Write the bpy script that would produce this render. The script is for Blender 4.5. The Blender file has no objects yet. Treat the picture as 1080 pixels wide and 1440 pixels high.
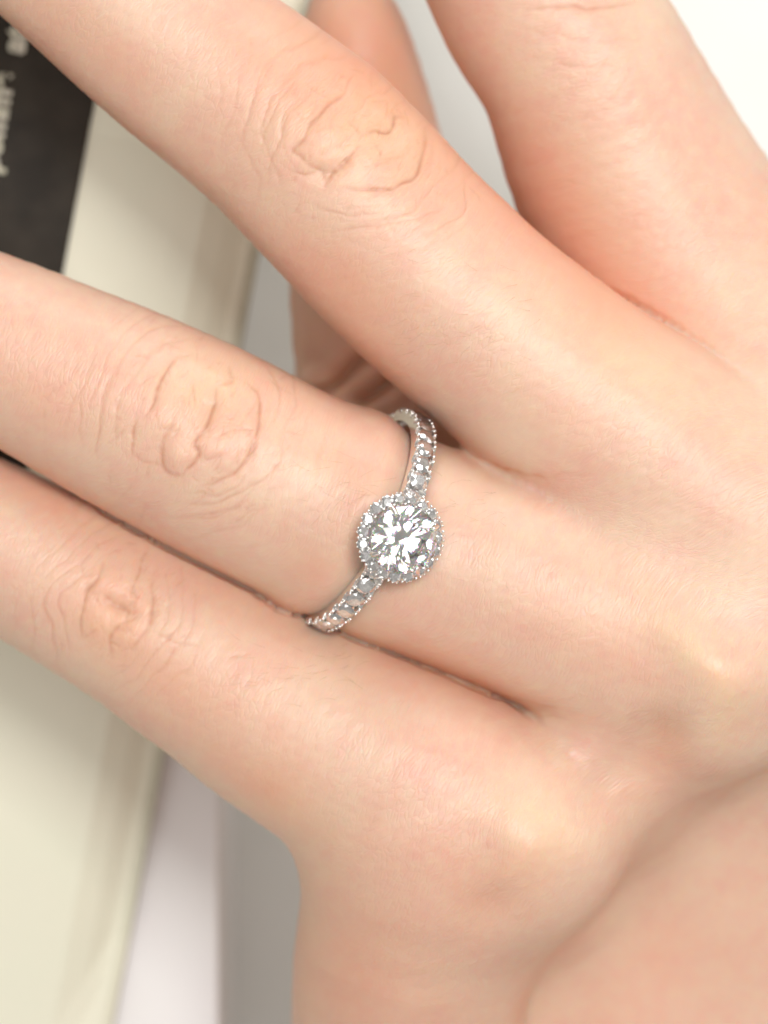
import bpy, math, random
import numpy as np
from mathutils import Vector, Matrix
random.seed(7); rng = np.random.default_rng(7)
scene = bpy.context.scene
COL = scene.collection
# ------------------------------------------------------------------ camera (1 unit = 1 cm)
H = 30.0
cd = bpy.data.cameras.new('camera'); cam = bpy.data.objects.new('camera', cd); COL.objects.link(cam)
cam.location = (0, 0, H); cam.rotation_euler = (0, 0, 0)
cd.sensor_fit = 'VERTICAL'; cd.sensor_height = 36.0; cd.sensor_width = 27.0
cd.lens = 36.0*H/(1440/164.0)
cd.clip_start = 0.5; cd.clip_end = 400
cd.dof.use_dof = True; cd.dof.focus_distance = H-0.95; cd.dof.aperture_fstop = 0.165
scene.camera = cam
# ------------------------------------------------------------------ world and lamps (soft indoor light)
w = bpy.data.worlds.new('World'); scene.world = w; w.use_nodes = True
bg = w.node_tree.nodes['Background']; bg.inputs[0].default_value = (1.0, 0.95, 0.89, 1); bg.inputs[1].default_value = 0.36
def area(name, loc, target, sx, sy, power, col):
    l = bpy.data.lights.new(name, 'AREA'); l.shape = 'RECTANGLE'; l.size = sx; l.size_y = sy
    l.energy = power; l.color = col
    o = bpy.data.objects.new(name, l); COL.objects.link(o); o.location = loc
    o.rotation_euler = (Vector(target)-Vector(loc)).to_track_quat('-Z', 'Y').to_euler()
    return o
area('overhead_fill', (-3, 2, 48), (0, 0, 0), 30, 30, 7600, (1.0, 0.99, 0.98))  # added lamp: whitens the stones' reflections and lifts the background
area('key_light', (8, 8, 38), (0, 0, 0), 10, 10, 9300, (1.0, 0.985, 0.965))
area('top_fill', (4, 34, 13), (0, 0, -2), 26, 14, 4900, (0.99, 0.99, 1.0))  # unseen lamp added to brighten the table under the hand
area('side_window', (32, 8, 14), (0, 0, 0), 12, 16, 1900, (1.0, 0.99, 0.98))
area('low_fill', (-7, -36, 15), (-2, -4, -6), 16, 12, 1500, (1.0, 0.97, 0.93))  # added fill for the dim table at lower left, no real source
vs = scene.view_settings
vs.view_transform = 'Standard'; vs.look = 'None'; vs.exposure = 0.02; vs.gamma = 1.0
scene.render.engine = 'CYCLES'
cy = scene.cycles
cy.max_bounces = 14; cy.transmission_bounces = 14; cy.glossy_bounces = 6; cy.diffuse_bounces = 4
cy.sample_clamp_indirect = 6.0; cy.use_denoising = True
cy.caustics_reflective = False; cy.caustics_refractive = False

def P(px, py, z=0.0):
    s = (H-z)/H/164.0
    return np.array([(px-540)*s, (720-py)*s, z])

# ------------------------------------------------------------------ helpers
def link(o, parent=None):
    COL.objects.link(o)
    if parent is not None: o.parent = parent
    return o
def mesh_obj(name, verts, faces, mat=None, parent=None, smooth=False):
    me = bpy.data.meshes.new(name); me.from_pydata([tuple(v) for v in verts], [], [tuple(f) for f in faces]); me.update()
    if smooth: me.polygons.foreach_set('use_smooth', [True]*len(me.polygons))
    if mat: me.materials.append(mat)
    return link(bpy.data.objects.new(name, me), parent)
def tag(o, label, cat, group=None, kind=None):
    o['label'] = label
    if cat: o['category'] = cat
    if group: o['group'] = group
    if kind: o['kind'] = kind
def new_mat(name):
    m = bpy.data.materials.new(name); m.use_nodes = True
    nt = m.node_tree; b = nt.nodes['Principled BSDF']
    return m, nt, b
def N(nt, t, **kw):
    n = nt.nodes.new(t)
    for k, v in kw.items(): setattr(n, k, v)
    return n

# ------------------------------------------------------------------ materials
def skin_material():
    m, nt, b = new_mat('skin'); L = nt.links.new
    at = N(nt, 'ShaderNodeAttribute', attribute_name='skinuv')       # along / across the fingers, cm
    col = N(nt, 'ShaderNodeAttribute', attribute_name='pigment_and_shade')      # r redness and painted shade  g yellowness  b crease tone with painted shade
    sep = N(nt, 'ShaderNodeSeparateColor'); L(col.outputs['Color'], sep.inputs[0])
    geo = N(nt, 'ShaderNodeTexCoord')
    n1 = N(nt, 'ShaderNodeTexNoise'); n1.inputs['Scale'].default_value = 1.3; n1.inputs['Detail'].default_value = 3
    L(geo.outputs['Object'], n1.inputs['Vector'])
    n2 = N(nt, 'ShaderNodeTexNoise'); n2.inputs['Scale'].default_value = 7.0; n2.inputs['Detail'].default_value = 6; n2.inputs['Roughness'].default_value = .65
    L(geo.outputs['Object'], n2.inputs['Vector'])
    def mix(a, bb, fac, facmul=1.0, facadd=0.0, mode='MIX'):
        x = N(nt, 'ShaderNodeMix', data_type='RGBA', blend_type=mode)
        mm = N(nt, 'ShaderNodeMath', operation='MULTIPLY_ADD', use_clamp=True)
        if hasattr(fac, 'links'): L(fac, mm.inputs[0])
        else: mm.inputs[0].default_value = fac
        mm.inputs[1].default_value = facmul; mm.inputs[2].default_value = facadd
        L(mm.outputs[0], x.inputs[0])
        for s, v in ((6, a), (7, bb)):
            if hasattr(v, 'links'): L(v, x.inputs[s])
            else: x.inputs[s].default_value = (*v, 1)
        return x.outputs[2]
    BASE = (0.69, 0.485, 0.365); PINK = (0.68, 0.38, 0.295); PALE = (0.70, 0.545, 0.385)
    c = mix(BASE, PINK, n1.outputs['Fac'], 2.2, -0.75)
    c = mix(c, PALE, n2.outputs['Fac'], 1.6, -0.62)
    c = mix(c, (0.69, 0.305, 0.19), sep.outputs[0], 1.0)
    c = mix(c, (0.80, 0.64, 0.36), sep.outputs[1], 1.0)
    c = mix(c, (0.52, 0.215, 0.11), sep.outputs[2], 0.85)
    L(c, b.inputs['Base Color'])
    b.inputs['Roughness'].default_value = 0.43
    b.inputs['Specular IOR Level'].default_value = 0.45
    b.inputs['Subsurface Weight'].default_value = 0.8
    b.inputs['Subsurface Radius'].default_value = (1.0, 0.33, 0.17)
    b.inputs['Subsurface Scale'].default_value = 0.2
    # fine relief: cross lines, cells, pores
    mp = N(nt, 'ShaderNodeMapping'); mp.inputs['Scale'].default_value = (26, 9, 9); L(at.outputs['Vector'], mp.inputs[0])
    wob = N(nt, 'ShaderNodeTexNoise'); wob.inputs['Scale'].default_value = 2.2; wob.inputs['Detail'].default_value = 2; L(at.outputs['Vector'], wob.inputs['Vector'])
    add = N(nt, 'ShaderNodeVectorMath', operation='MULTIPLY_ADD'); L(wob.outputs['Color'], add.inputs[0]); add.inputs[1].default_value = (4.5, 2.2, 1); L(mp.outputs[0], add.inputs[2])
    v1 = N(nt, 'ShaderNodeTexVoronoi', feature='DISTANCE_TO_EDGE'); v1.inputs['Scale'].default_value = 1.0; v1.inputs['Randomness'].default_value = 1
    L(add.outputs[0], v1.inputs['Vector'])
    r1 = N(nt, 'ShaderNodeMapRange'); r1.inputs['From Max'].default_value = 0.22; L(v1.outputs['Distance'], r1.inputs[0])
    ln = N(nt, 'ShaderNodeMapping'); ln.inputs['Scale'].default_value = (11, 1.3, 1); L(at.outputs['Vector'], ln.inputs[0])
    ad2 = N(nt, 'ShaderNodeVectorMath', operation='MULTIPLY_ADD'); L(wob.outputs['Color'], ad2.inputs[0]); ad2.inputs[1].default_value = (3, .6, 0); L(ln.outputs[0], ad2.inputs[2])
    n3 = N(nt, 'ShaderNodeTexNoise'); n3.inputs['Scale'].default_value = 1.0; n3.inputs['Detail'].default_value = 5; n3.inputs['Roughness'].default_value = .6
    L(ad2.outputs[0], n3.inputs['Vector'])
    n4 = N(nt, 'ShaderNodeTexNoise'); n4.inputs['Scale'].default_value = 70; n4.inputs['Detail'].default_value = 2; L(geo.outputs['Object'], n4.inputs['Vector'])
    msk = N(nt, 'ShaderNodeTexNoise'); msk.inputs['Scale'].default_value = 1.1; L(geo.outputs['Object'], msk.inputs['Vector'])
    mk = N(nt, 'ShaderNodeMapRange'); mk.inputs['From Min'].default_value = .38; mk.inputs['From Max'].default_value = .62; mk.inputs['To Min'].default_value = .5; L(msk.outputs['Fac'], mk.inputs[0])
    m1 = N(nt, 'ShaderNodeMath', operation='MULTIPLY'); L(r1.outputs[0], m1.inputs[0]); L(mk.outputs[0], m1.inputs[1])
    s1 = N(nt, 'ShaderNodeMath', operation='MULTIPLY_ADD'); L(n3.outputs['Fac'], s1.inputs[0]); s1.inputs[1].default_value = 0.45; 
    m1b = N(nt, 'ShaderNodeMath', operation='MULTIPLY'); L(m1.outputs[0], m1b.inputs[0]); m1b.inputs[1].default_value = 0.8
    L(m1b.outputs[0], s1.inputs[2])
    s2 = N(nt, 'ShaderNodeMath', operation='MULTIPLY_ADD'); L(n4.outputs['Fac'], s2.inputs[0]); s2.inputs[1].default_value = 0.3; L(s1.outputs[0], s2.inputs[2])
    bp = N(nt, 'ShaderNodeBump'); bp.inputs['Strength'].default_value = 0.29; bp.inputs['Distance'].default_value = 0.008
    L(s2.outputs[0], bp.inputs['Height']); L(bp.outputs[0], b.inputs['Normal'])
    return m
M_SKIN = skin_material()

def simple(name, col, rough=.6, metallic=0.0, noise=None, bump=None, spec=.5):
    m, nt, b = new_mat(name); L = nt.links.new
    b.inputs['Roughness'].default_value = rough; b.inputs['Metallic'].default_value = metallic
    b.inputs['Specular IOR Level'].default_value = spec
    b.inputs['Base Color'].default_value = (*col, 1)
    tc = N(nt, 'ShaderNodeTexCoord')
    if noise:
        col2, sc, lo, hi = noise
        n = N(nt, 'ShaderNodeTexNoise'); n.inputs['Scale'].default_value = sc; n.inputs['Detail'].default_value = 6
        L(tc.outputs['Object'], n.inputs['Vector'])
        mr = N(nt, 'ShaderNodeMapRange'); mr.inputs['From Min'].default_value = lo; mr.inputs['From Max'].default_value = hi
        L(n.outputs['Fac'], mr.inputs[0])
        x = N(nt, 'ShaderNodeMix', data_type='RGBA'); L(mr.outputs[0], x.inputs[0])
        x.inputs[6].default_value = (*col, 1); x.inputs[7].default_value = (*col2, 1); L(x.outputs[2], b.inputs['Base Color'])
    if bump:
        sc, d = bump
        n = N(nt, 'ShaderNodeTexNoise'); n.inputs['Scale'].default_value = sc; n.inputs['Detail'].default_value = 4
        L(tc.outputs['Object'], n.inputs['Vector'])
        bp = N(nt, 'ShaderNodeBump'); bp.inputs['Distance'].default_value = d; bp.inputs['Strength'].default_value = .6
        L(n.outputs['Fac'], bp.inputs['Height']); L(bp.outputs[0], b.inputs['Normal'])
    return m
M_METAL = simple('white_gold', (0.93, 0.915, 0.89), rough=.2, metallic=1.0, bump=(30, .002))
M_TABLE = simple('pale_stone', (0.66, 0.675, 0.63), rough=.35, noise=((0.74, 0.75, 0.715), .35, .35, .7))
M_PAGE = simple('cream_paper', (0.79, 0.76, 0.62), rough=.55, noise=((0.76, 0.76, 0.61), .5, .3, .7), bump=(3, .01))
M_PAGE_EDGE = simple('brown_paper', (0.20, 0.13, 0.11), rough=.6, noise=((0.42, 0.34, 0.27), 1.2, .4, .6))
M_BLOCK = simple('page_block_edge', (0.62, 0.55, 0.42), rough=.7, noise=((0.40, 0.32, 0.25), 9, .45, .6), bump=(40, .02))
M_PRINT = simple('black_ink', (0.018, 0.013, 0.008), rough=.6, spec=.25, noise=((0.036, 0.028, 0.019), 2.6, .35, .7), bump=(14, .01))
M_TEXT = simple('pale_ink', (0.60, 0.56, 0.46), rough=.6, noise=((0.5, 0.48, 0.36), 6, .4, .6))
M_SHEET = simple('white_paper', (0.85, 0.84, 0.83), rough=.6, noise=((0.84, 0.82, 0.825), .6, .35, .7))
M_HAIR = simple('fine_hair', (0.30, 0.16, 0.09), rough=.5)
def diamond_material(name, gloss, rough):
    m = bpy.data.materials.new(name); m.use_nodes = True; nt = m.node_tree; nt.nodes.clear(); L = nt.links.new
    out = N(nt, 'ShaderNodeOutputMaterial')
    g = N(nt, 'ShaderNodeBsdfGlass'); g.inputs['Color'].default_value = (1, 1, 1, 1); g.inputs['IOR'].default_value = 2.42; g.inputs['Roughness'].default_value = 0.0
    gl = N(nt, 'ShaderNodeBsdfGlossy'); gl.inputs['Roughness'].default_value = rough; gl.inputs['Color'].default_value = (1, 1, 1, 1)
    mx = N(nt, 'ShaderNodeMixShader'); mx.inputs[0].default_value = gloss; L(g.outputs[0], mx.inputs[1]); L(gl.outputs[0], mx.inputs[2])
    base = mx.outputs[0]
    if gloss < .2:      # the large stone splits some of the light into colours
        prev = None
        for c, ior in (((1, 0, 0, 1), 2.38), ((0, 1, 0, 1), 2.42), ((0, 0, 1, 1), 2.47)):
            q = N(nt, 'ShaderNodeBsdfGlass'); q.inputs['Color'].default_value = c; q.inputs['IOR'].default_value = ior; q.inputs['Roughness'].default_value = 0.0
            if prev is None: prev = q.outputs[0]
            else: a = N(nt, 'ShaderNodeAddShader'); L(prev, a.inputs[0]); L(q.outputs[0], a.inputs[1]); prev = a.outputs[0]
        m2 = N(nt, 'ShaderNodeMixShader'); m2.inputs[0].default_value = .14; L(base, m2.inputs[1]); L(prev, m2.inputs[2]); base = m2.outputs[0]
    L(base, out.inputs['Surface'])
    return m
M_DIA = diamond_material('diamond', .10, .05)
M_PAVE = diamond_material('small_diamond', .62, .2)

# ------------------------------------------------------------------ hand: distance field
# finger stations: px, py, half width in px, z (cm)
FING = {
 'index':  [(560,-560,88,-1.05),(600,-420,112,-.9),(640,-280,128,-.75),(700,-130,142,-.62),(763,2,149,-.75),(822,95,151,-.78),(886,238,170,-1.02),(978,400,183,-1.1),(1110,590,186,-.75),(1250,800,195,-.25)],
 'middle': [(-340,-420,82,-.35),(-230,-335,104,-.25),(-90,-215,116,-.12),(81,-77,127,0),(226,47,134,0),(382,167,143,.0),(450,228,148,.02),(580,364,149,0),(706,477,149,0),(870,607,162,-.05),(1130,790,185,-.1)],
 'ring':   [(-460,290,80,-.25),(-330,348,102,-.2),(-150,424,116,-.15),(0,488,126,-.1),(150,560,139,-.08),(272,620,146,-.06),(400,685,146,-.06),(500,732,147,-.06),(575,765,147,-.06),(655,797,147,-.05),(775,838,156,-.02),(985,925,158,-.0)],
 'pinky':  [(-400,545,66,-.6),(-310,590,84,-.55),(-150,680,96,-.5),(0,766,112,-.46),(165,858,122,-.42),(300,942,133,-.38),(400,1005,146,-.34),(502,1063,157,-.3),(604,1114,169,-.27),(715,1165,150,-.2)],
 'thumb':  [(492,10,56,-1.85),(500,60,78,-1.85),(512,180,104,-1.95),(528,330,124,-2.05),(560,520,146,-2.25),(640,720,190,-2.5),(860,960,250,-2.9)],
}
PALM = [  # extra pieces: list of stations
 [(1250,800,190,-.4),(1450,1080,200,-3.3),(1700,1450,230,-5.0)],
 [(1130,790,175,-.2),(1215,905,150,-1.9),(1340,1080,190,-3.5)],
 [(985,925,150,-.05),(1060,1045,122,-2.0),(1180,1250,170,-3.7)],
 [(715,1165,140,-.25),(775,1255,118,-2.0),(900,1420,150,-3.7)],
 [(855,1045,125,-.5),(920,1160,118,-2.2),(1050,1380,160,-3.8)],
 [(600,1130,165,-.35),(590,1255,166,-.7),(574,1390,164,-1.35),(570,1540,160,-2.3),(560,1800,160,-3.6)],
 [(800,1720,185,-3.2),(905,1420,205,-3.05),(1085,1205,210,-3.0),(1320,1010,225,-3.0)],
 [(1020,1700,230,-3.2),(1200,1420,240,-3.1),(1420,1200,240,-3.1)],
 [(820,1000,140,-.85),(1010,800,140,-.9),(1200,660,140,-1.05)],
 [(860,960,250,-2.6),(1180,1300,260,-3.6)],
 [(740,1180,190,-2.7),(750,1420,190,-3.7),(800,1750,220,-4.6)],
 [(1000,760,210,-1.4),(1250,1100,240,-2.9)],
]
def densify(st, n=6, end=True):
    st = np.array(st, float)
    P3 = np.array([P(a, b, z) for a, b, h, z in st]); R = st[:, 2]/164.0*(H-st[:, 3])/H
    D = np.column_stack([P3, R]); out = []
    E = np.vstack([2*D[0]-D[1], D, 2*D[-1]-D[-2]])
    for i in range(1, len(E)-2):
        p0, p1, p2, p3 = E[i-1], E[i], E[i+1], E[i+2]
        for k in range(n):
            t = k/n
            out.append(.5*((2*p1)+(-p0+p2)*t+(2*p0-5*p1+4*p2-p3)*t*t+(-p0+3*p1-3*p2+p3)*t**3))
    out.append(D[-1])
    return np.array(out)
def smin(a, b, k):
    h = np.maximum(k-np.abs(a-b), 0)/k
    return np.minimum(a, b)-h*h*k*.25
def axis_ticks(lo, hi, a, b, fine, coarse):
    t = [lo]
    while t[-1] < hi:
        x = t[-1]; d = max(a-x, x-b, 0); t.append(x+min(coarse, fine+d*.05))
    return np.array(t)
FINE = 0.030
gx = axis_ticks(-7.6, 9.2, -3.4, 3.4, FINE, .13)
gy = axis_ticks(-8.4, 9.0, -4.5, 4.5, FINE, .13)
gz = np.concatenate([np.arange(-6.4, -1.2, .09), np.arange(-1.2, 1.55, .035)])
BIG = 3.0
# ring geometry numbers (shared with the flesh groove)
FD = np.array([0.895, -0.445, 0.0]); FD /= np.linalg.norm(FD)      # finger direction, towards the hand
FS = np.array([0.445, 0.895, 0.0]); FS /= np.linalg.norm(FS)
LEAN = math.radians(17)
UP = np.array([0, 0, 1.0])*math.cos(LEAN)+FD*math.sin(LEAN)
AX = FD*math.cos(LEAN)-np.array([0, 0, 1.0])*math.sin(LEAN)
RC = P(514, 731, -.06); R_IN = .885

def capsule_field(path, zs=0.93):
    """distance field of a swept ball, evaluated in its own box only; returns slices and values"""
    lo = path[:, :3].min(0)-path[:, 3].max()-.8; hi = path[:, :3].max(0)+path[:, 3].max()+.8
    ix = np.searchsorted(gx, [lo[0], hi[0]]); iy = np.searchsorted(gy, [lo[1], hi[1]]); iz = np.searchsorted(gz, [lo[2], hi[2]])
    sl = (slice(*ix), slice(*iy), slice(*iz))
    X, Y, Z = gx[sl[0]].astype(np.float32), gy[sl[1]].astype(np.float32), gz[sl[2]].astype(np.float32)
    out = np.full((len(X), len(Y), len(Z)), BIG, np.float32)
    for a, b in zip(path[:-1], path[1:]):
        m = max(a[3], b[3])+.8
        jx = np.searchsorted(X, [min(a[0], b[0])-m, max(a[0], b[0])+m]); jy = np.searchsorted(Y, [min(a[1], b[1])-m, max(a[1], b[1])+m])
        jz = np.searchsorted(Z, [min(a[2], b[2])-m, max(a[2], b[2])+m])
        if jx[0] == jx[1] or jy[0] == jy[1] or jz[0] == jz[1]: continue
        s2 = (slice(*jx), slice(*jy), slice(*jz))
        x = X[s2[0]][:, None, None]; y = Y[s2[1]][None, :, None]; z = Z[s2[2]][None, None, :]
        d = b[:3]-a[:3]; L2 = float(d@d)
        t = np.clip(((x-a[0])*d[0]+(y-a[1])*d[1]+(z-a[2])*d[2])/L2, 0, 1)
        dd = np.sqrt((x-a[0]-t*d[0])**2+(y-a[1]-t*d[1])**2+((z-a[2]-t*d[2])/zs)**2)-(a[3]+t*(b[3]-a[3]))
        out[s2] = np.minimum(out[s2], dd)
    return sl, out
def ss(x): x = np.clip(x, 0, 1); return x*x*(3-2*x)
PATHS = {k: densify(v, 4) for k, v in FING.items()}
F = np.full((len(gx), len(gy), len(gz)), BIG, np.float32)
GX = gx[:, None, None]; GY = gy[None, :, None]; GZ = gz[None, None, :]
def add_field(path, kfun, mod=None):
    sl, v = capsule_field(path)
    X, Y, Z = GX[sl[0]], GY[:, sl[1]], GZ[:, :, sl[2]]
    if mod is not None: v = v+mod(X, Y, Z)
    F[sl] = smin(F[sl], v, kfun(X, Y, Z)).astype(np.float32)
def kx(x0px, width=1.3, hi=.55, lo=.08):
    xw = P(x0px, 0)[0]
    return lambda X, Y, Z: lo+(hi-lo)*ss((X-xw)/width)+0*Y
def ring_groove(X, Y, Z):
    q = (X-RC[0])*AX[0]+(Y-RC[1])*AX[1]+(Z-RC[2])*AX[2]
    return (.03*np.exp(-(q/.16)**2)-.045*np.exp(-((q+.27)/.2)**2)-.012*np.exp(-((q-.34)/.2)**2)).astype(np.float32)
add_field(PATHS['index'], lambda *a: np.float32(.08))
add_field(PATHS['middle'], kx(1010, .9))
add_field(PATHS['ring'], kx(745, 1.0), ring_groove)
add_field(PATHS['pinky'], kx(735, 1.0))
for i, p in enumerate(PALM):
    add_field(densify(p, 3), lambda X, Y, Z: np.minimum(.05+.45*ss((X-.6)/1.2)+.5*ss((-Y-2.1)/1.4), .55)+.45*ss((-Y-2.3)/.8)*0+0*Y)
add_field(PATHS['thumb'], lambda X, Y, Z: np.float32(.12))

# hollow behind the little finger's knuckle
def carve(stn, k, zs=1.0):
    sl, v = capsule_field(densify(stn, 3), zs)
    a = -v; h = np.maximum(k-np.abs(F[sl]-a), 0)/k; F[sl] = np.maximum(F[sl], a)+h*h*k*.25
def surface_nets(F):
    s = F < 0
    nx, ny, nz = F.shape
    c = np.zeros((nx-1, ny-1, nz-1), np.uint8)
    for i in (0, 1):
        for j in (0, 1):
            for k in (0, 1):
                c += s[i:nx-1+i, j:ny-1+j, k:nz-1+k]
    act = (c > 0) & (c < 8)
    I = np.argwhere(act); idx = np.full(act.shape, -1, np.int32); idx[act] = np.arange(len(I))
    acc = np.zeros((len(I), 3)); cnt = np.zeros(len(I))
    cs = [(0,0,0),(1,0,0),(0,1,0),(1,1,0),(0,0,1),(1,0,1),(0,1,1),(1,1,1)]
    V = np.array([F[I[:, 0]+a, I[:, 1]+b, I[:, 2]+d] for a, b, d in cs])
    for a in range(8):
        for b in range(a+1, 8):
            if sum(abs(cs[a][q]-cs[b][q]) for q in range(3)) != 1: continue
            va, vb = V[a], V[b]; m = (va < 0) != (vb < 0)
            t = np.where(m, va/np.where(m, va-vb, 1), 0)[:, None]
            p = np.array(cs[a])+t*(np.array(cs[b])-np.array(cs[a]))
            acc[m] += p[m]; cnt[m] += 1
    L = acc/cnt[:, None]
    G = [gx, gy, gz]
    Vt = np.column_stack([G[q][I[:, q]]+L[:, q]*(G[q][I[:, q]+1]-G[q][I[:, q]]) for q in range(3)])
    quads = []
    for q in range(3):
        u, v = [r for r in range(3) if r != q]
        sa = [slice(1, n-1) for n in F.shape]; sb = list(sa)
        sa[q] = slice(0, F.shape[q]-1); sb[q] = slice(1, F.shape[q])
        A = s[tuple(sa)]; B = s[tuple(sb)]
        E = np.argwhere(A != B); off = np.ones(3, int); off[q] = 0; E = E+off
        inside = s[E[:, 0], E[:, 1], E[:, 2]]
        def cell(du, dv):
            K = E.copy(); K[:, u] -= du; K[:, v] -= dv; return idx[K[:, 0], K[:, 1], K[:, 2]]
        Q = np.column_stack([cell(1, 1), cell(0, 1), cell(0, 0), cell(1, 0)])
        flip = inside if q != 1 else ~inside
        Q[~flip] = Q[~flip][:, ::-1]
        quads.append(Q)
    return Vt, np.vstack(quads)
V, Q = surface_nets(F)
del F
def np_mesh(name, V, Q):
    me = bpy.data.meshes.new(name); me.vertices.add(len(V)); me.vertices.foreach_set('co', V.astype(np.float32).ravel())
    me.loops.add(Q.size); me.loops.foreach_set('vertex_index', Q.astype(np.int32).ravel())
    me.polygons.add(len(Q)); me.polygons.foreach_set('loop_start', np.arange(0, Q.size, 4, dtype=np.int32))
    me.update(calc_edges=True); me.validate(); return me
def lap(V, Q, it, w=.5):
    for _ in range(it):
        acc = np.zeros_like(V); cnt = np.zeros(len(V))
        for a, b in ((0, 1), (1, 2), (2, 3), (3, 0)):
            for s_, d in ((a, b), (b, a)):
                for k in range(3): acc[:, k] += np.bincount(Q[:, s_], V[Q[:, d], k], minlength=len(V))
                cnt += np.bincount(Q[:, s_], minlength=len(V))
        V = V+(acc/np.maximum(cnt, 1)[:, None]-V)*w
    return V
V = lap(V, Q, 5, .5)
def vnormals(V, Q):
    n = np.cross(V[Q[:, 2]]-V[Q[:, 0]], V[Q[:, 3]]-V[Q[:, 1]]); o = np.zeros_like(V)
    for c in range(4):
        for k in range(3): o[:, k] += np.bincount(Q[:, c], n[:, k], minlength=len(V))
    return o/np.maximum(np.linalg.norm(o, axis=1), 1e-9)[:, None]
VN = vnormals(V, Q); dn = ((lap(V, Q, 5, .5)-V)*VN).sum(1)          # > 0 in the grooves: press them in
press = np.clip((dn-.0036)*20, 0, .09); nb = lap(np.column_stack([press]*3), Q, 1, 1.0)[:, 0]; press = np.clip(.7*press+.9*nb-.006, 0, .11)*np.clip(dn/.004, 0, 1)
press *= 1-((np.abs(V[:, 0]-P(690, 0)[0]) < .65) & (np.abs(V[:, 1]-P(0, 645)[1]) < .45))
print('dn', np.percentile(dn, [50, 95, 99, 99.7, 99.95]))
print('groove verts', (press > .01).sum())
V = V-np.column_stack([VN[:, 0]*.3, VN[:, 1]*.3, VN[:, 2]])*press[:, None]
tmp = np_mesh('tmp', V, Q); to = bpy.data.objects.new('tmp', tmp); COL.objects.link(to)
sm = to.modifiers.new('s', 'SUBSURF'); sm.levels = 1; sm.render_levels = 1
dg = bpy.context.evaluated_depsgraph_get(); hm = bpy.data.meshes.new_from_object(to.evaluated_get(dg))
bpy.data.objects.remove(to); bpy.data.meshes.remove(tmp)
hm.name = 'hand'
nv = len(hm.vertices); V = np.empty(nv*3, np.float32); hm.vertices.foreach_get('co', V); V = V.reshape(-1, 3).astype(float)
NRM = np.empty(nv*3, np.float32); hm.vertices.foreach_get('normal', NRM); NRM = NRM.reshape(-1, 3).astype(float)
print('hand verts', nv, 'mean nz of top', NRM[V[:, 2] > .6][:, 2].mean())

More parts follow.
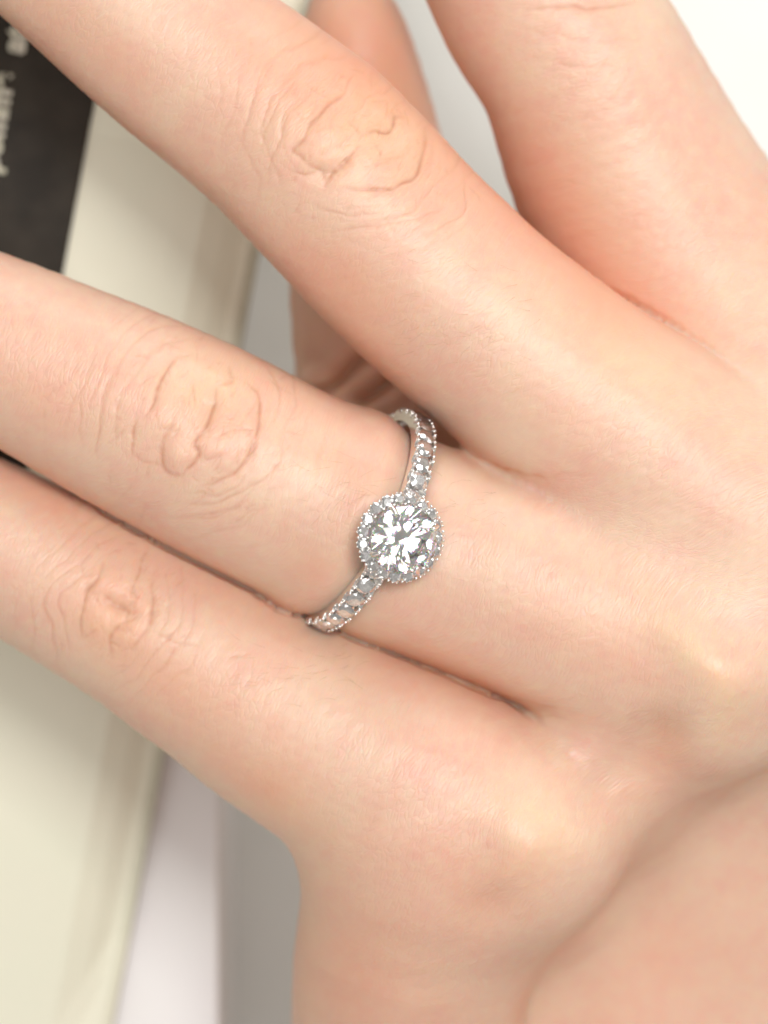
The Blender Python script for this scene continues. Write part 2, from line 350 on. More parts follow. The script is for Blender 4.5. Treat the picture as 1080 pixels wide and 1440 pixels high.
# --- creases of the knuckles and webs, traced from the skin folds: (points px, strength, width cm)
def zk(ox, oy, f, pts): return [(ox+x*f, oy+y*f) for x, y in pts]
A_ = lambda pts: zk(360, 80, 320/1080, pts)
B_ = lambda pts: zk(80, 450, 340/979, pts)
CR = [
 (A_([(470,95),(430,160),(380,200),(330,240),(280,300),(245,360),(200,410),(185,450),(200,480)]),1.0,.016),
 (A_([(185,450),(240,500),(300,540),(330,590),(320,640)]),.7,.02),
 (A_([(490,440),(440,480),(400,520),(360,560),(330,600)]),1.1,.018),
 (A_([(160,545),(220,552),(300,548),(370,548),(420,520)]),.6,.014),
 (A_([(500,380),(560,355),(620,352),(650,320),(655,290),(690,290)]),1.1,.018),
 (A_([(440,300),(465,335),(500,380)]),.5,.016),(A_([(540,230),(525,270)]),.3,.02),
 (A_([(560,410),(590,450),(585,480)]),.6,.014),(A_([(580,490),(640,490),(690,490)]),.4,.012),
 (A_([(800,340),(795,440),(770,540),(710,600),(640,625),(580,635),(510,630),(430,630)]),1.15,.015),
 (A_([(580,640),(545,670),(520,700)]),.4,.012),
 (A_([(270,700),(360,735),(450,750),(540,748),(620,740)]),.4,.012),
 (A_([(560,790),(660,760),(750,720),(820,660),(850,590)]),.4,.012),
 (A_([(300,830),(420,825),(560,800),(700,780),(840,740),(910,690)]),.4,.012),
 (A_([(780,860),(860,820),(940,770),(985,730),(990,640),(985,540)]),.5,.012),
 (A_([(60,600),(80,480),(120,370),(170,270),(240,190),(330,100)]),.45,.012),
 (A_([(10,450),(50,340),(90,230),(150,150),(230,50)]),.45,.012),
 (A_([(240,130),(290,170),(340,200)]),.4,.010),
 (A_([(-60,400),(-30,250),(30,120),(90,20)]),.3,.012),
 (A_([(600,960),(720,930),(840,890),(960,830),(1040,760)]),.3,.012),
 (B_([(500,150),(450,200),(425,260),(400,310),(380,360),(355,400)]),1.1,.016),
 (B_([(325,400),(310,460),(305,545)]),.9,.014),
 (B_([(545,260),(555,310),(560,355)]),.6,.014),
 (B_([(645,290),(640,340),(620,400),(595,450),(560,500),(570,540),(540,590),(510,640)]),1.25,.017),
 (B_([(470,400),(440,460),(425,530),(430,590),(470,620),(510,640)]),.8,.018),
 (B_([(700,190),(705,250),(650,280)]),.6,.016),
 (B_([(770,250),(810,290),(825,350),(820,410),(800,480),(790,530),(740,590),(690,640),(590,680)]),1.15,.015),
 (B_([(600,475),(680,465),(760,445),(815,440)]),.45,.012),(B_([(620,410),(700,420),(780,440)]),.3,.012),
 (B_([(245,180),(205,250),(185,330),(175,400),(165,500),(170,560)]),.6,.012),
 (B_([(265,270),(250,350),(235,430),(240,500)]),.4,.012),(B_([(100,300),(95,400),(100,500)]),.35,.012),
 (B_([(520,690),(600,710),(700,690)]),.35,.012),(B_([(480,740),(600,740),(700,720),(800,670),(880,600),(910,560),(900,480)]),.45,.012),
 (B_([(450,800),(600,800),(700,770),(780,730)]),.35,.012),(B_([(690,830),(760,790),(830,760)]),.35,.012),
 (B_([(290,540),(350,570),(430,600),(500,640)]),.4,.014),
 (B_([(195,985),(160,1050),(120,1110),(103,1180),(100,1280)]),1.0,.016),
 (B_([(400,1045),(390,1110),(380,1200),(360,1260),(310,1340)]),.95,.015),
 (B_([(375,920),(340,980),(320,1050),(300,1120)]),.7,.015),
 (B_([(190,1110),(230,1150),(290,1180),(330,1185)]),.9,.035),
 (B_([(330,1200),(270,1230),(225,1270),(215,1310),(220,1350)]),.8,.018),
 (B_([(380,1260),(440,1290),(510,1320),(590,1325)]),.4,.014),
 (B_([(690,1360),(740,1360),(790,1350)]),.4,.010),
 ([(740,14),(790,8),(840,12),(885,6)],.9,.018),([(700,-20),(760,-32),(850,-28),(900,-40)],.9,.018),
 ([(730,40),(790,52),(850,58),(905,50)],.3,.014),([(750,80),(810,92),(880,95)],.25,.014),
 ([(640,628),(690,652),(725,664),(770,672)],.81,.018),([(560,925),(620,948),(670,966),(705,978),(780,994)],.71,.018),
 ([(750,672),(830,664)],.3,.02),([(690,975),(740,1004),(800,1010)],.35,.015),
]
KN = [(510,190,-38,95,78,11),(275,592,-26,95,85,12),(165,862,-28,66,62,13)]
for kx_, ky_, ang, ra, rb, sd in KN:
    rr = random.Random(sd); a = math.radians(ang)
    for _ in range(110):
        u, v = rr.gauss(0, .62), rr.gauss(0, .62); L_ = rr.uniform(8, 30)
        th = math.radians(rr.choice((ang+90, ang+90, ang+60, ang+120, ang+10))+rr.gauss(0, 18)); bend = rr.gauss(0, .5)
        x = kx_+u*ra*math.cos(a)-v*rb*math.sin(a); y = ky_-(u*ra*math.sin(a)+v*rb*math.cos(a)); pts = []
        for q in range(4): pts.append((x, y)); x += math.cos(th+bend*q/3)*L_/3; y -= math.sin(th+bend*q/3)*L_/3
        CR.append((pts, rr.uniform(.12, .4), rr.uniform(.009, .013)))
def resample(pts, n):
    p = np.array(pts, float); E = np.vstack([2*p[0]-p[1], p, 2*p[-1]-p[-2]]); out = []
    for i in range(1, len(E)-2):
        p0, p1, p2, p3 = E[i-1:i+3]
        for k in range(n):
            t = k/n; out.append(.5*((2*p1)+(-p0+p2)*t+(2*p0-5*p1+4*p2-p3)*t*t+(-p0+3*p1-3*p2+p3)*t**3))
    out.append(p[-1]); return np.array(out)
disp = np.zeros(nv); crease = np.zeros(nv)  # crease: fold redness, with the shade of the folds painted in
top = (NRM[:, 2] > -.05) & (V[:, 2] > -1.2)
ti = np.where(top)[0]; TX = V[ti, 0]; TY = V[ti, 1]; TZ = V[ti, 2]
# work in picture-plane coordinates at z = 0 (removes perspective)
UX = TX*H/(H-TZ); UY = TY*H/(H-TZ)
def gauss_noise(x, y, f, seed):
    r = np.random.default_rng(seed); o = np.zeros_like(x)
    for _ in range(10):
        a = r.uniform(0, 2*np.pi); k = f*r.uniform(.5, 1.6); o += np.sin((x*np.cos(a)+y*np.sin(a))*k+r.uniform(0, 6.28))
    return o/3.2
wob_x = gauss_noise(UX, UY, 22, 1)*.012; wob_y = gauss_noise(UX, UY, 22, 2)*.012
WX = UX+wob_x; WY = UY+wob_y
for pts, st, wd in CR:
    p = resample(pts, 4); p = np.column_stack([(p[:, 0]-540)/164, (720-p[:, 1])/164])
    lo = p.min(0)-.3; hi = p.max(0)+.3
    m = np.where((WX > lo[0]) & (WX < hi[0]) & (WY > lo[1]) & (WY < hi[1]))[0]
    if not len(m): continue
    x, y = WX[m], WY[m]; best = np.full(len(m), 9.0); bt = np.zeros(len(m)); n = len(p)-1
    for i in range(n):
        a, d = p[i], p[i+1]-p[i]; t = np.clip(((x-a[0])*d[0]+(y-a[1])*d[1])/(d@d), 0, 1)
        dd = np.hypot(x-a[0]-t*d[0], y-a[1]-t*d[1]); c = dd < best
        best[c] = dd[c]; bt[c] = (i+t[c])/n
    tp = np.sin(np.pi*np.clip(bt*.92+.04, 0, 1))**.55
    tp *= np.clip(.84+.16*np.sin(bt*13+st*9)+.12*np.sin(bt*37+st*31), .3, 1)
    g1 = np.exp(-(best/wd)**2); g2 = np.exp(-(best/(wd*4.5))**2); ridge = np.exp(-((best-wd*4)/(wd*2.4))**2)
    if st in (.81, .71): crease[ti[m]] = np.maximum(crease[ti[m]], tp*(.55*g1+.4*g2)); continue  # web grooves: colour only, their dark shade is painted
    disp[ti[m]] += st*tp*(-.0095*g1-.0055*g2+.002*ridge)
    crease[ti[m]] = np.maximum(crease[ti[m]], st*tp*(.62*g1+.2*g2))
# padded lobes between the folds
def lobe(px, py, rx, ry, ang, hgt):
    cx, cyy = (px-540)/164, (720-py)/164; a = math.radians(ang)
    dx, dy = UX-cx, UY-cyy; u = (dx*math.cos(a)+dy*math.sin(a))/(rx/164); v = (-dx*math.sin(a)+dy*math.cos(a))/(ry/164)
    disp[ti] += hgt*np.exp(-(u*u+v*v))
for l in [(500,185,95,70,-35,.015),(455,195,36,22,50,.018),(575,200,22,30,0,.02),(535,160,20,16,0,.018),(520,225,30,16,10,.016),(488,135,26,16,40,.01),
          (275,590,95,70,-25,.015),(252,640,22,24,0,.022),(320,550,22,18,0,.02),(225,585,28,26,0,.014),(312,630,26,22,30,.014),(290,525,30,14,-20,.012),
          (165,860,66,55,-25,.015),(138,880,20,22,0,.018),(185,895,22,20,0,.016),(150,820,22,18,0,.012),
          (290,575,26,14,60,-.018),(555,190,20,10,0,-.014),(165,850,26,12,-20,-.02),(455,240,22,14,20,-.02),
          # knuckle bumps and hollows at the end of the hand's back
          (1015,950,70,60,0,.11),(985,920,90,30,-40,.05),(925,1040,50,48,20,-.11),(730,1170,60,40,-30,.06),(690,1275,50,42,20,-.09),
          (845,1110,70,45,40,-.08),(870,760,120,60,-30,-.03)]: lobe(*l)
for kx_, ky_, ang, ra, rb, sd in KN:
    cx, cyy = (kx_-540)/164, (720-ky_)/164; a = math.radians(ang)
    dx, dy = WX-cx, WY-cyy; u = (dx*math.cos(a)+dy*math.sin(a))/(ra/164); v = (-dx*math.sin(a)+dy*math.cos(a))/(rb*1.35/164)
    rho = np.sqrt(u*u+v*v); nz_ = gauss_noise(UX, UY, 7, sd); ph = rho*22+nz_*2.2+gauss_noise(UX, UY, 2.2, sd+1)*2
    ln = np.exp(-((np.sin(ph)+1)/.22)); mask = ss((rho-.75)/.4)*np.exp(-((np.maximum(rho-1.3, 0))/.75)**2)*np.clip(gauss_noise(UX, UY, 4.5, sd+2)*.6+.55, 0, 1)*ss((np.abs(u)/np.maximum(rho, .1)-.25)/.4)
    disp[ti] -= .0055*ln*mask; crease[ti] = np.maximum(crease[ti], .26*ln*mask)
# fine folds everywhere (real relief, very shallow)
disp[ti] += .0012*gauss_noise(UX*1.0, UY*1.0, 38, 5)+.004*gauss_noise(UX, UY, 6, 8)
# --- palm side folds seen on the thumb root between the fingers
lowm = np.where((NRM[:, 2] > 0) & (V[:, 2] < -1.0) & (V[:, 2] > -2.4))[0]
lx = V[lowm, 0]*H/(H-V[lowm, 2]); ly = V[lowm, 1]*H/(H-V[lowm, 2])
for pts in ([(440,552),(470,540),(500,512),(530,490)],[(500,566),(525,553),(550,535)]):
    p = resample(pts, 4); p = np.column_stack([(p[:, 0]-540)/164, (720-p[:, 1])/164]); best = np.full(len(lowm), 9.0)
    for i in range(len(p)-1):
        a, d = p[i], p[i+1]-p[i]; t = np.clip(((lx-a[0])*d[0]+(ly-a[1])*d[1])/(d@d), 0, 1)
        best = np.minimum(best, np.hypot(lx-a[0]-t*d[0], ly-a[1]-t*d[1]))
    disp[lowm] -= .09*np.exp(-(best/.05)**2); disp[lowm] += .03*np.exp(-((best-.13)/.07)**2)
    crease[lowm] = np.maximum(crease[lowm], .6*np.exp(-(best/.05)**2))
Vn = V+NRM*disp[:, None]
hm.vertices.foreach_set('co', Vn.astype(np.float32).ravel())
# --- attributes: direction of the skin lines, skin colour with painted shade
S = np.zeros(nv); T = np.zeros(nv); W = np.zeros(nv)
for i, k in enumerate(('index', 'middle', 'ring', 'pinky')):
    st = FING[k]; a = P(*st[3][:2]); b = P(*st[-1][:2]); d = (b-a)[:2]; d /= np.linalg.norm(d); nn = np.array([-d[1], d[0]])
    rel = V[:, :2]-b[:2]; s_ = rel@d; t_ = rel@nn; ww = np.exp(-(t_/.55)**2)+1e-6
    S += ww*s_; T += ww*t_; W += ww
uv = np.column_stack([S/W, T/W+V[:, 2]*.5, V[:, 2]*.3])
at = hm.attributes.new('skinuv', 'FLOAT_VECTOR', 'POINT'); at.data.foreach_set('vector', uv.astype(np.float32).ravel())
PX = 540+V[:, 0]*H/(H-V[:, 2])*164; PY = 720-V[:, 1]*H/(H-V[:, 2])*164
def blob(px, py, rx, ry, ang, v):
    a = math.radians(ang); dx, dy = PX-px, -(PY-py); u = (dx*math.cos(a)+dy*math.sin(a))/rx; q = (-dx*math.sin(a)+dy*math.cos(a))/ry
    return v*np.exp(-(u*u+q*q))
red = sum(blob(*b) for b in [(300,480,80,30,-25,.15),(290,575,70,60,0,.28),(165,850,60,55,0,.35),(420,900,160,60,-30,.22),
    (935,1045,48,50,0,.4),(700,1270,60,45,0,.35),(690,250,70,150,55,.4),(830,300,120,190,55,.3),(480,80,130,150,90,.6),(470,480,90,100,0,.4),(850,900,120,60,-20,.2),(80,700,90,40,-25,.3),
    (530,760,60,90,20,.25),(440,800,50,30,-30,.35),(480,640,60,30,-20,.25),(540,520,70,25,-40,.25),(250,960,120,40,-30,.3),(620,930,90,25,-25,.35),(760,560,120,60,-35,.15),(60,560,90,50,-25,.2),(860,430,60,140,50,.45),(480,380,100,40,-40,.3),(120,40,120,40,-40,.25),(520,1370,150,150,0,.45),(380,1120,60,50,-30,.25),(330,1080,120,30,-35,.3),(900,1400,200,150,30,.15)])  # blush, plus painted shade on thumb, index side and palm edge
yel = sum(blob(*b) for b in [(975,920,80,26,-50,.3),(1020,1000,30,60,0,.25),(760,1160,70,50,-35,.25),(740,1215,40,26,20,.2),(520,190,80,70,0,.3),(295,545,70,45,0,.25),(900,520,160,50,-35,.25),(150,880,40,30,0,.15),(430,1150,90,60,-30,.15)])
red = red*.9+.33*ss((.62-NRM[:, 2])/.75)+.06*np.clip(gauss_noise(V[:, 0], V[:, 1], 3.2, 31), 0, 2)  # down-turned sides redder: palm skin tone plus warm shade painted in
pig_shade = np.column_stack([np.clip(red, 0, 1), np.clip(yel*.65, 0, 1), np.clip(crease, 0, 1), np.ones(nv)])
ca = hm.color_attributes.new('pigment_and_shade', 'FLOAT_COLOR', 'POINT'); ca.data.foreach_set('color', pig_shade.astype(np.float32).ravel())
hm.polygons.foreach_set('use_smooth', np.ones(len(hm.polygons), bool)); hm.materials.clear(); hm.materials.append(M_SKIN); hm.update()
hand = bpy.data.objects.new('hand', hm); COL.objects.link(hand)
tag(hand, 'bare left hand with fingers spread, back up, wearing a diamond ring on its ring finger', 'hand')

# fine hairs on the fingers: one child
from mathutils.bvhtree import BVHTree
def height(px, py):
    """top of the hand under a picture point at z=0 (ray straight down)"""
    x, y = (px-540)/164, (720-py)/164
    o = Vector((0, 0, H)); d = (Vector((x, y, 0))-o).normalized()
    hit = hand.ray_cast(o, d)
    return (hit[1], hit[2]) if hit[0] else (None, None)
bpy.context.view_layer.update()
hv, hf = [], []
def hair(px, py, ang, length, r):
    n = 7; pts = []
    a = math.radians(ang); bend = random.uniform(-.9, .9)
    x, y = px, py
    for i in range(n):
        p, nn = height(x, y)
        if p is None: return
        lift = .004+.035*math.sin(math.pi*i/(n-1)*.55)*random.uniform(.7, 1)
        pts.append(p+nn*lift); a2 = a+bend*i/n
        x += math.cos(a2)*length/n; y -= math.sin(a2)*length/n
    b0 = len(hv)
    for i, p in enumerate(pts):
        rr = r*(1-.8*i/(n-1)); d = (pts[min(i+1, n-1)]-pts[max(i-1, 0)]).normalized(); u = d.cross(Vector((0, 0, 1))).normalized(); v = d.cross(u)
        for q in range(3): hv.append(p+(u*math.cos(q*2.094)+v*math.sin(q*2.094))*rr)
    for i in range(n-1):
        for q in range(3):
            hf.append((b0+i*3+q, b0+i*3+(q+1)%3, b0+(i+1)*3+(q+1)%3, b0+(i+1)*3+q))
for _ in range(26): hair(random.gauss(500, 40), random.gauss(680, 30), random.uniform(150, 235), random.uniform(20, 50), .0008)
for _ in range(36): hair(random.uniform(560, 760), random.gauss(455, 35)+0, random.uniform(150, 230), random.uniform(20, 40), .0009)
for _ in range(36): hair(random.uniform(330, 520), random.gauss(940, 25), random.uniform(150, 230), random.uniform(20, 40), .0009)
for _ in range(26): hair(random.uniform(620, 720), random.gauss(720, 45), random.uniform(150, 230), random.uniform(15, 35), .0009)
ho = mesh_obj('hair', hv, hf, M_HAIR, hand); ho['kind'] = 'stuff'

# ------------------------------------------------------------------ ring
ring = bpy.data.objects.new('diamond_ring', None); COL.objects.link(ring)
tag(ring, 'white gold engagement ring, round diamond inside a halo on a stone set band', 'ring')
RM = Matrix(((AX[0], FS[0], UP[0], RC[0]), (AX[1], FS[1], UP[1], RC[1]), (AX[2], FS[2], UP[2], RC[2]), (0, 0, 0, 1)))
ring.matrix_world = RM
ring.location = RM.translation; ring.rotation_euler = RM.to_euler()
def brilliant():
    v, f = [], []; c8 = [math.radians(45*k) for k in range(8)]; m8 = [math.radians(45*k+22.5) for k in range(8)]
    for a in c8: v.append((.56*math.cos(a), .56*math.sin(a), .32))            # 0-7 table
    for a in m8: v.append((.80*math.cos(a), .80*math.sin(a), .19))            # 8-15
    for k in range(16): a = math.radians(22.5*k); v.append((math.cos(a), math.sin(a), .02))   # 16-31
    for k in range(16): a = math.radians(22.5*k); v.append((math.cos(a), math.sin(a), -.02))  # 32-47
    for a in m8: v.append((.26*math.cos(a), .26*math.sin(a), -.655))          # 48-55
    v.append((0, 0, -.86))                                                     # 56
    f.append(tuple(range(8)))
    for k in range(8):
        k1 = (k+1) % 8; g = 16+2*k; g1 = 16+(2*k+1) % 16; g2 = 16+(2*k+2) % 16
        f.append((k, 8+k, k1)) ; f.append((k, 8+(k-1) % 8, g, 8+k))
        f.append((8+k, g, g1)); f.append((8+k, g1, g2))
        p, p1, p2 = 32+2*k, 32+(2*k+1) % 16, 32+(2*k+2) % 16
        f.append((p, 48+k, p1)); f.append((p1, 48+k, p2)); f.append((56, 48+k, p, 48+(k-1) % 8))
    for k in range(16): f.append((16+k, 32+k, 32+(k+1) % 16, 16+(k+1) % 16))
    return v, f
bv, bf = brilliant()
import bmesh
def stone_mesh(name):
    me = bpy.data.meshes.new(name); me.from_pydata(bv, [], bf); bm = bmesh.new(); bm.from_mesh(me)
    bmesh.ops.recalc_face_normals(bm, faces=bm.faces); bm.to_mesh(me); bm.free(); me.materials.append(M_DIA); return me
stone_me = stone_mesh('brilliant'); pave_me = stone_mesh('small_brilliant'); pave_me.materials[0] = M_PAVE
def place_stone(name, loc, zdir, r, spin):
    o = bpy.data.objects.new(name, pave_me if r < .2 else stone_me); COL.objects.link(o); o.parent = ring
    q = (Vector(zdir)+(Vector((random.uniform(-.12, .12), random.uniform(-.12, .12), random.uniform(-.12, .12))) if r < .2 else Vector((0, 0, 0)))).to_track_quat('Z', 'Y').to_matrix() @ Matrix.Rotation(spin, 3, 'Z')
    o.location = loc; o.rotation_euler = q.to_euler(); o.scale = (r, r, r); return o
class MB:
    def __init__(s): s.v, s.f = [], []
    def add(s, v, f):
        b = len(s.v); s.v += [tuple(x) for x in v]; s.f += [tuple(i+b for i in q) for q in f]
    def ball(s, c, r, n=8, m=5, zs=1.0, zdir=(0, 0, 1)):
        R = Vector(zdir).to_track_quat('Z', 'Y').to_matrix(); v = []; f = []
        for i in range(m+1):
            th = math.pi*i/m
            for j in range(n):
                ph = 2*math.pi*j/n; v.append(Vector(c)+R @ Vector((r*math.sin(th)*math.cos(ph), r*math.sin(th)*math.sin(ph), r*zs*math.cos(th))))
        for i in range(m):
            for j in range(n): f.append((i*n+j, (i+1)*n+j, (i+1)*n+(j+1) % n, i*n+(j+1) % n))
        s.add(v, f)
    def tube(s, pts, rad, n=8):
        v, f = [], []
        for i, p in enumerate(pts):
            p = Vector(p); d = (Vector(pts[min(i+1, len(pts)-1)])-Vector(pts[max(i-1, 0)])).normalized()
            u = d.orthogonal().normalized() if i == 0 else (u-d*u.dot(d)).normalized()
            w_ = d.cross(u); r = rad[i] if hasattr(rad, '__len__') else rad
            for j in range(n): a = 2*math.pi*j/n; v.append(p+(u*math.cos(a)+w_*math.sin(a))*r)
        for i in range(len(pts)-1):
            for j in range(n): f.append((i*n+j, i*n+(j+1) % n, (i+1)*n+(j+1) % n, (i+1)*n+j))
        f.append(tuple(range(n))[::-1]); f.append(tuple((len(pts)-1)*n+j for j in range(n)))
        s.add(v, f)
    def sweep(s, prof, fr, closed=True):
        """prof: closed 2-D profile; fr: list of functions mapping (a,b)->Vector"""
        k = len(prof); v = [g(a, b) for g in fr for a, b in prof]; f = []; n = len(fr)
        for i in range(n if closed else n-1):
            for j in range(k): f.append((i*k+j, i*k+(j+1) % k, ((i+1) % n)*k+(j+1) % k, ((i+1) % n)*k+j))
        s.add(v, f)
    def build(s, name, mat, parent, smooth=True):
        me = bpy.data.meshes.new(name); me.from_pydata(s.v, [], s.f); bm = bmesh.new(); bm.from_mesh(me)
        bmesh.ops.remove_doubles(bm, verts=bm.verts, dist=1e-5)
        bmesh.ops.recalc_face_normals(bm, faces=bm.faces); bm.to_mesh(me); bm.free()
        if smooth:
            me.polygons.foreach_set('use_smooth', [True]*len(me.polygons))
            me.set_sharp_from_angle(angle=math.radians(40))
        me.materials.append(mat); o = bpy.data.objects.new(name, me); COL.objects.link(o); o.parent = parent; return o
def circ(phi): return Vector((0, math.sin(phi), math.cos(phi)))
def frame(phi):
    r = circ(phi)
    return lambda a, b: Vector((a, 0, 0))+r*b
HW = .092
mb = MB(); prof = [(-HW, R_IN+.02), (-HW, R_IN+.075), (-HW+.012, R_IN+.085), (HW-.012, R_IN+.085), (HW, R_IN+.075), (HW, R_IN+.02), (HW-.03, R_IN), (-HW+.03, R_IN)]
mb.sweep(prof, [frame(2*math.pi*i/144) for i in range(144)]); mb.build('band', M_METAL, ring)
# raised side walls of the set part, scalloped between stones
RS = R_IN+.115; SR = .084
step = 2*SR*1.05/RS
phis = [s*(math.radians(19.5)+step*(i+.0)) for s in (-1, 1) for i in range(10)]
for s in (-1, 1):
    mb = MB()
    for side in (-1, 1):
        a0, a1 = s*math.radians(14), s*(math.radians(19.5)+step*9.6)
        fr = []
        for i in range(121):
            phi = a0+(a1-a0)*i/120; k = (abs(phi)-math.radians(19.5))/step
            hh = R_IN+.108-.022*math.cos(2*math.pi*k)
            r = circ(phi)
            fr.append((lambda r, hh: (lambda a, b: Vector((a, 0, 0))+r*(R_IN+.06 if b == 0 else hh)))(r, hh))
        mb.sweep([(side*(HW+.004), 0), (side*(HW+.004), 1), (side*(HW-.020), 1), (side*(HW-.020), 0)], fr, closed=False)
    mb.build('side_wall', M_METAL, ring)
for phi in phis: place_stone('band_stone', circ(phi)*RS, circ(phi), SR, random.uniform(0, 1))
beads = MB()
for s in (-1, 1):
    for i in range(11):
        phi = s*(math.radians(19.5)+step*(i-.5))
        for side in (-1, 1):
            for e in (-.2, .2):
                c = circ(phi+e*step)*(RS+.014)+Vector((side*(HW-.012), 0, 0)); beads.ball(c+Vector((random.uniform(-.004, .004), random.uniform(-.004, .004), 0)), random.uniform(.014, .018), zdir=circ(phi))
# head
HZ = R_IN+.235        # halo girdle plane
HR = .324; HS = .0545; NH = 19
mb = MB()
pr = [(.24, -.05), (.24, .004), (.27, .008), (.345, .006), (.354, -.004), (.350, -.05), (.29, -.095)]
mb.sweep(pr, [(lambda a: (lambda r, z: Vector((r*math.cos(a), r*math.sin(a), HZ+z))))(2*math.pi*i/96) for i in range(96)]); mb.build('halo_rim', M_METAL, ring)
def pt(r, a, z): return (r*math.cos(a), r*math.sin(a), z)
for i in range(NH):
    a = 2*math.pi*(i+.3)/NH; place_stone('halo_stone', pt(HR, a, HZ+.016), (.12*math.cos(a), .12*math.sin(a), 1), HS, random.uniform(0, 1))
for i in range(NH):
    a = 2*math.pi*(i+.8)/NH
    for r in (HR+.042, HR-.040): beads.ball(pt(r, a, HZ+.022), .014)
    for e in (-.35, .35):
        a2 = a+e*2*math.pi/NH; beads.ball(pt(HR+.052, a2, HZ+.006), .0105)
bo = beads.build('bead', M_METAL, ring); bo['kind'] = 'stuff'
# basket: lower ring and struts
mb = MB()
mb.tube([pt(.20, 2*math.pi*i/40, R_IN+.10) for i in range(41)], .022)
for k in range(8):
    a = 2*math.pi*(k+.5)/8; mb.tube([pt(.12, a, R_IN+.06), pt(.22, a, R_IN+.12), pt(.33, a, HZ-.05)], [.022, .02, .018])
mb.tube([pt(.115, 2*math.pi*i/32, R_IN+.07) for i in range(33)], .02)
mb.build('basket', M_METAL, ring)
CR_ = .286; CZ = HZ+.13
cs = place_stone('centre_stone', (0, 0, CZ), (0, 0, 1), CR_, .35)
for k in range(4):
    a = math.radians(23+90*k)+math.radians(26)
    mb = MB(); mb.tube([pt(.12, a, R_IN+.08), pt(.235, a, HZ-.02), pt(CR_+.008, a, CZ-.03), pt(CR_+.004, a, CZ+.03), pt(CR_-.035, a, CZ+.062)], [.024, .024, .023, .022, .017], 10)
    mb.ball(pt(CR_-.036, a, CZ+.060), .021, 10, 6)
    mb.build('prong', M_METAL, ring)

# ------------------------------------------------------------------ printed matter and table
TZ0 = -9.0; BZ = -4.45   # table top; top of the white box under the book
n = 2
tb = mesh_obj('table', [(-120, -120, TZ0), (120, -120, TZ0), (120, 120, TZ0), (-120, 120, TZ0)], [(0, 1, 2, 3)], M_TABLE); tag(tb, 'pale grey green stone table top under the book', None, kind='structure')
# page surface: v runs down the picture along the spine direction, u to the left from the free edge
E0 = P(343, 385, -3.0)[:2]; EV = np.array([-.195, -1.0]); EV /= np.linalg.norm(EV); EU = np.array([EV[1], -EV[0]])
if EU[0] > 0: EU = -EU
def page_pt(u, v, off=0.0):
    z = -2.70-.14*max(v+1.0, 0)*.75-.02*v*v*.3 + .45*math.exp(-((u-4.5)/2.2)**2) - .28*math.exp(-(u/.28)**2)
    z = max(z, BZ+.45)
    xy = E0+EU*u+EV*v
    return Vector((xy[0], xy[1], z+off))
def page_sheet(name, u0, u1, v0, v1, off, mat, parent, th=.012, nu=26, nvv=40):
    v, f = [], []
    for s in (0, 1):
        for i in range(nvv+1):
            for j in range(nu+1):
                q = page_pt(u0+(u1-u0)*(j/nu)**1.5, v0+(v1-v0)*i/nvv, off-s*(th or 0))
                if th is None and s: q.z = BZ+.006
                v.append(q)
    K = (nu+1)*(nvv+1)
    for i in range(nvv):
        for j in range(nu):
            a = i*(nu+1)+j; f.append((a, a+1, a+nu+2, a+nu+1)); f.append((K+a, K+a+nu+1, K+a+nu+2, K+a+1))
    for i in range(nvv):
        for j in (0, nu): a = i*(nu+1)+j; f.append((a, a+nu+1, K+a+nu+1, K+a))
    for j in range(nu):
        for i in (0, nvv): a = i*(nu+1)+j; f.append((a, a+1, K+a+1, K+a))
    return mesh_obj(name, v, f, mat, parent, smooth=False)
mag = bpy.data.objects.new('book', None); COL.objects.link(mag)
tag(mag, 'thick cream paged book with a black printed panel lying under the fingers', 'book')
page_sheet('page', 0, 12, -8, 12, 0, M_PAGE, mag)
for k in range(1, 5): page_sheet('page', -.02*k+.03*(k % 2), 12, -8, 12, -.05*k, M_PAGE, mag)
page_sheet('back_cover', -.09, 12, -8, 12, -.27, M_PAGE_EDGE, mag, th=.05)['label'] = 'dark brown edge below the cream pages'
page_sheet('page_block', .0, 12, -8, 12, -.36, M_BLOCK, mag, th=None)
def uv_of(px, py, z):
    p = P(px, py, z)[:2]-E0; return float(p@EU), float(p@EV)
ub = uv_of(110, 265, -2.6)[0]
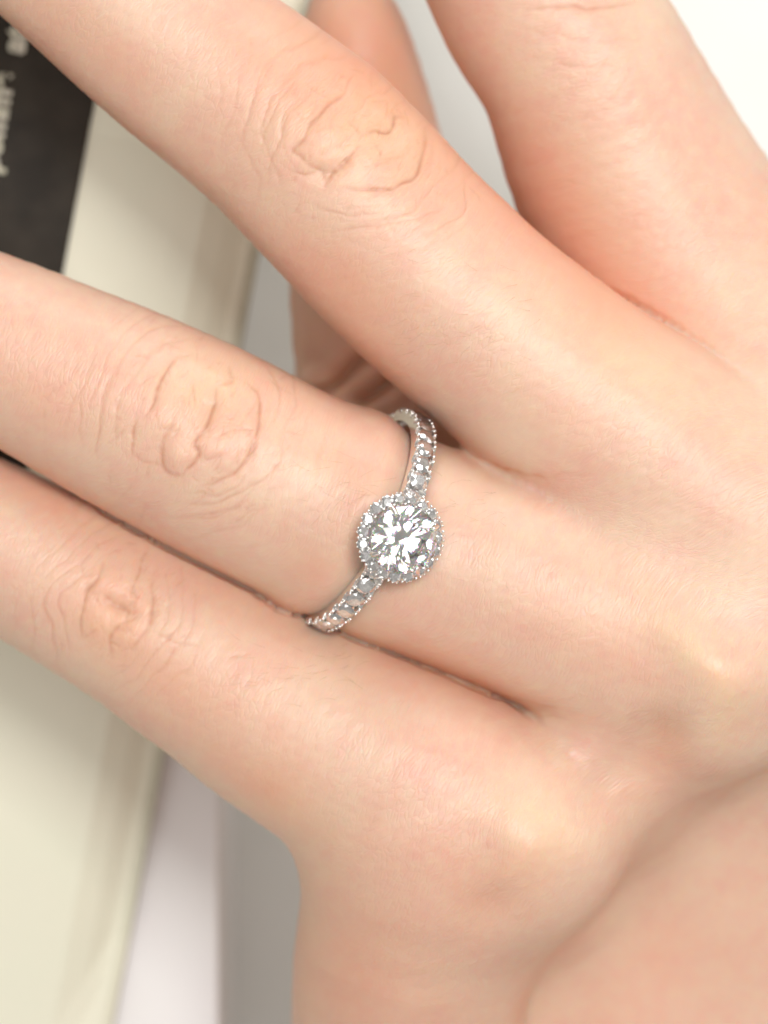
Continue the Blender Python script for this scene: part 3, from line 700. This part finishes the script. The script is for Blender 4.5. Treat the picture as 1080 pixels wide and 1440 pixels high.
pan = page_sheet('printed_panel', ub, 11, -6, uv_of(20, 780, -2.6)[1], .03, M_PRINT, mag, th=.01); pan['label'] = 'black printed panel'
def letters(txt, px, py, size):
    u, v = uv_of(px, py, -2.6); o = page_pt(u, v, .036)
    c = bpy.data.curves.new('t', 'FONT'); c.body = txt; c.size = size; c.offset = .012; c.extrude = .001
    t = bpy.data.objects.new('t', c); COL.objects.link(t)
    me = bpy.data.meshes.new_from_object(t.evaluated_get(bpy.context.evaluated_depsgraph_get())); bpy.data.objects.remove(t)
    me.materials.clear(); me.materials.append(M_TEXT)
    lo = bpy.data.objects.new('lettering', me); COL.objects.link(lo); lo.parent = mag
    X = (page_pt(u, v-.3)-page_pt(u, v)).normalized(); Yt = (page_pt(u+.3, v)-page_pt(u, v)).normalized(); Zt = X.cross(Yt).normalized(); Yt = Zt.cross(X)
    lo.matrix_world = Matrix(((X.x, Yt.x, Zt.x, o.x), (X.y, Yt.y, Zt.y, o.y), (X.z, Yt.z, Zt.z, o.z), (0, 0, 0, 1)))
letters('at', 34, 78, .30); letters('pomme', -4, 244, .30)
# white box under the book, its right edge upright in the picture
sx = P(303, 0, BZ)[0]
def rounded_box(x0, x1, y0, y1, z0, z1, r=.04):
    bm = bmesh.new(); bmesh.ops.create_cube(bm, size=1)
    for v in bm.verts: v.co = Vector((x0 if v.co.x < 0 else x1, y0 if v.co.y < 0 else y1, z0 if v.co.z < 0 else z1))
    bmesh.ops.bevel(bm, geom=list(bm.edges), offset=r, segments=3, affect='EDGES', profile=.6)
    me = bpy.data.meshes.new('b'); bm.to_mesh(me); bm.free(); return me
me = rounded_box(-12, sx, -12, 3.2, TZ0+.005, BZ-.9); me.materials.append(M_SHEET)
bx = bpy.data.objects.new('box', None); COL.objects.link(bx)
o = bpy.data.objects.new('box_base', me); COL.objects.link(o); o.parent = bx
me = rounded_box(-12.03, sx+.03, -12.03, 3.23, BZ-.895, BZ); me.materials.append(M_SHEET)
o = bpy.data.objects.new('lid', me); COL.objects.link(o); o.parent = bx
tag(bx, 'plain white cardboard box with a lid, standing under the book', 'box')
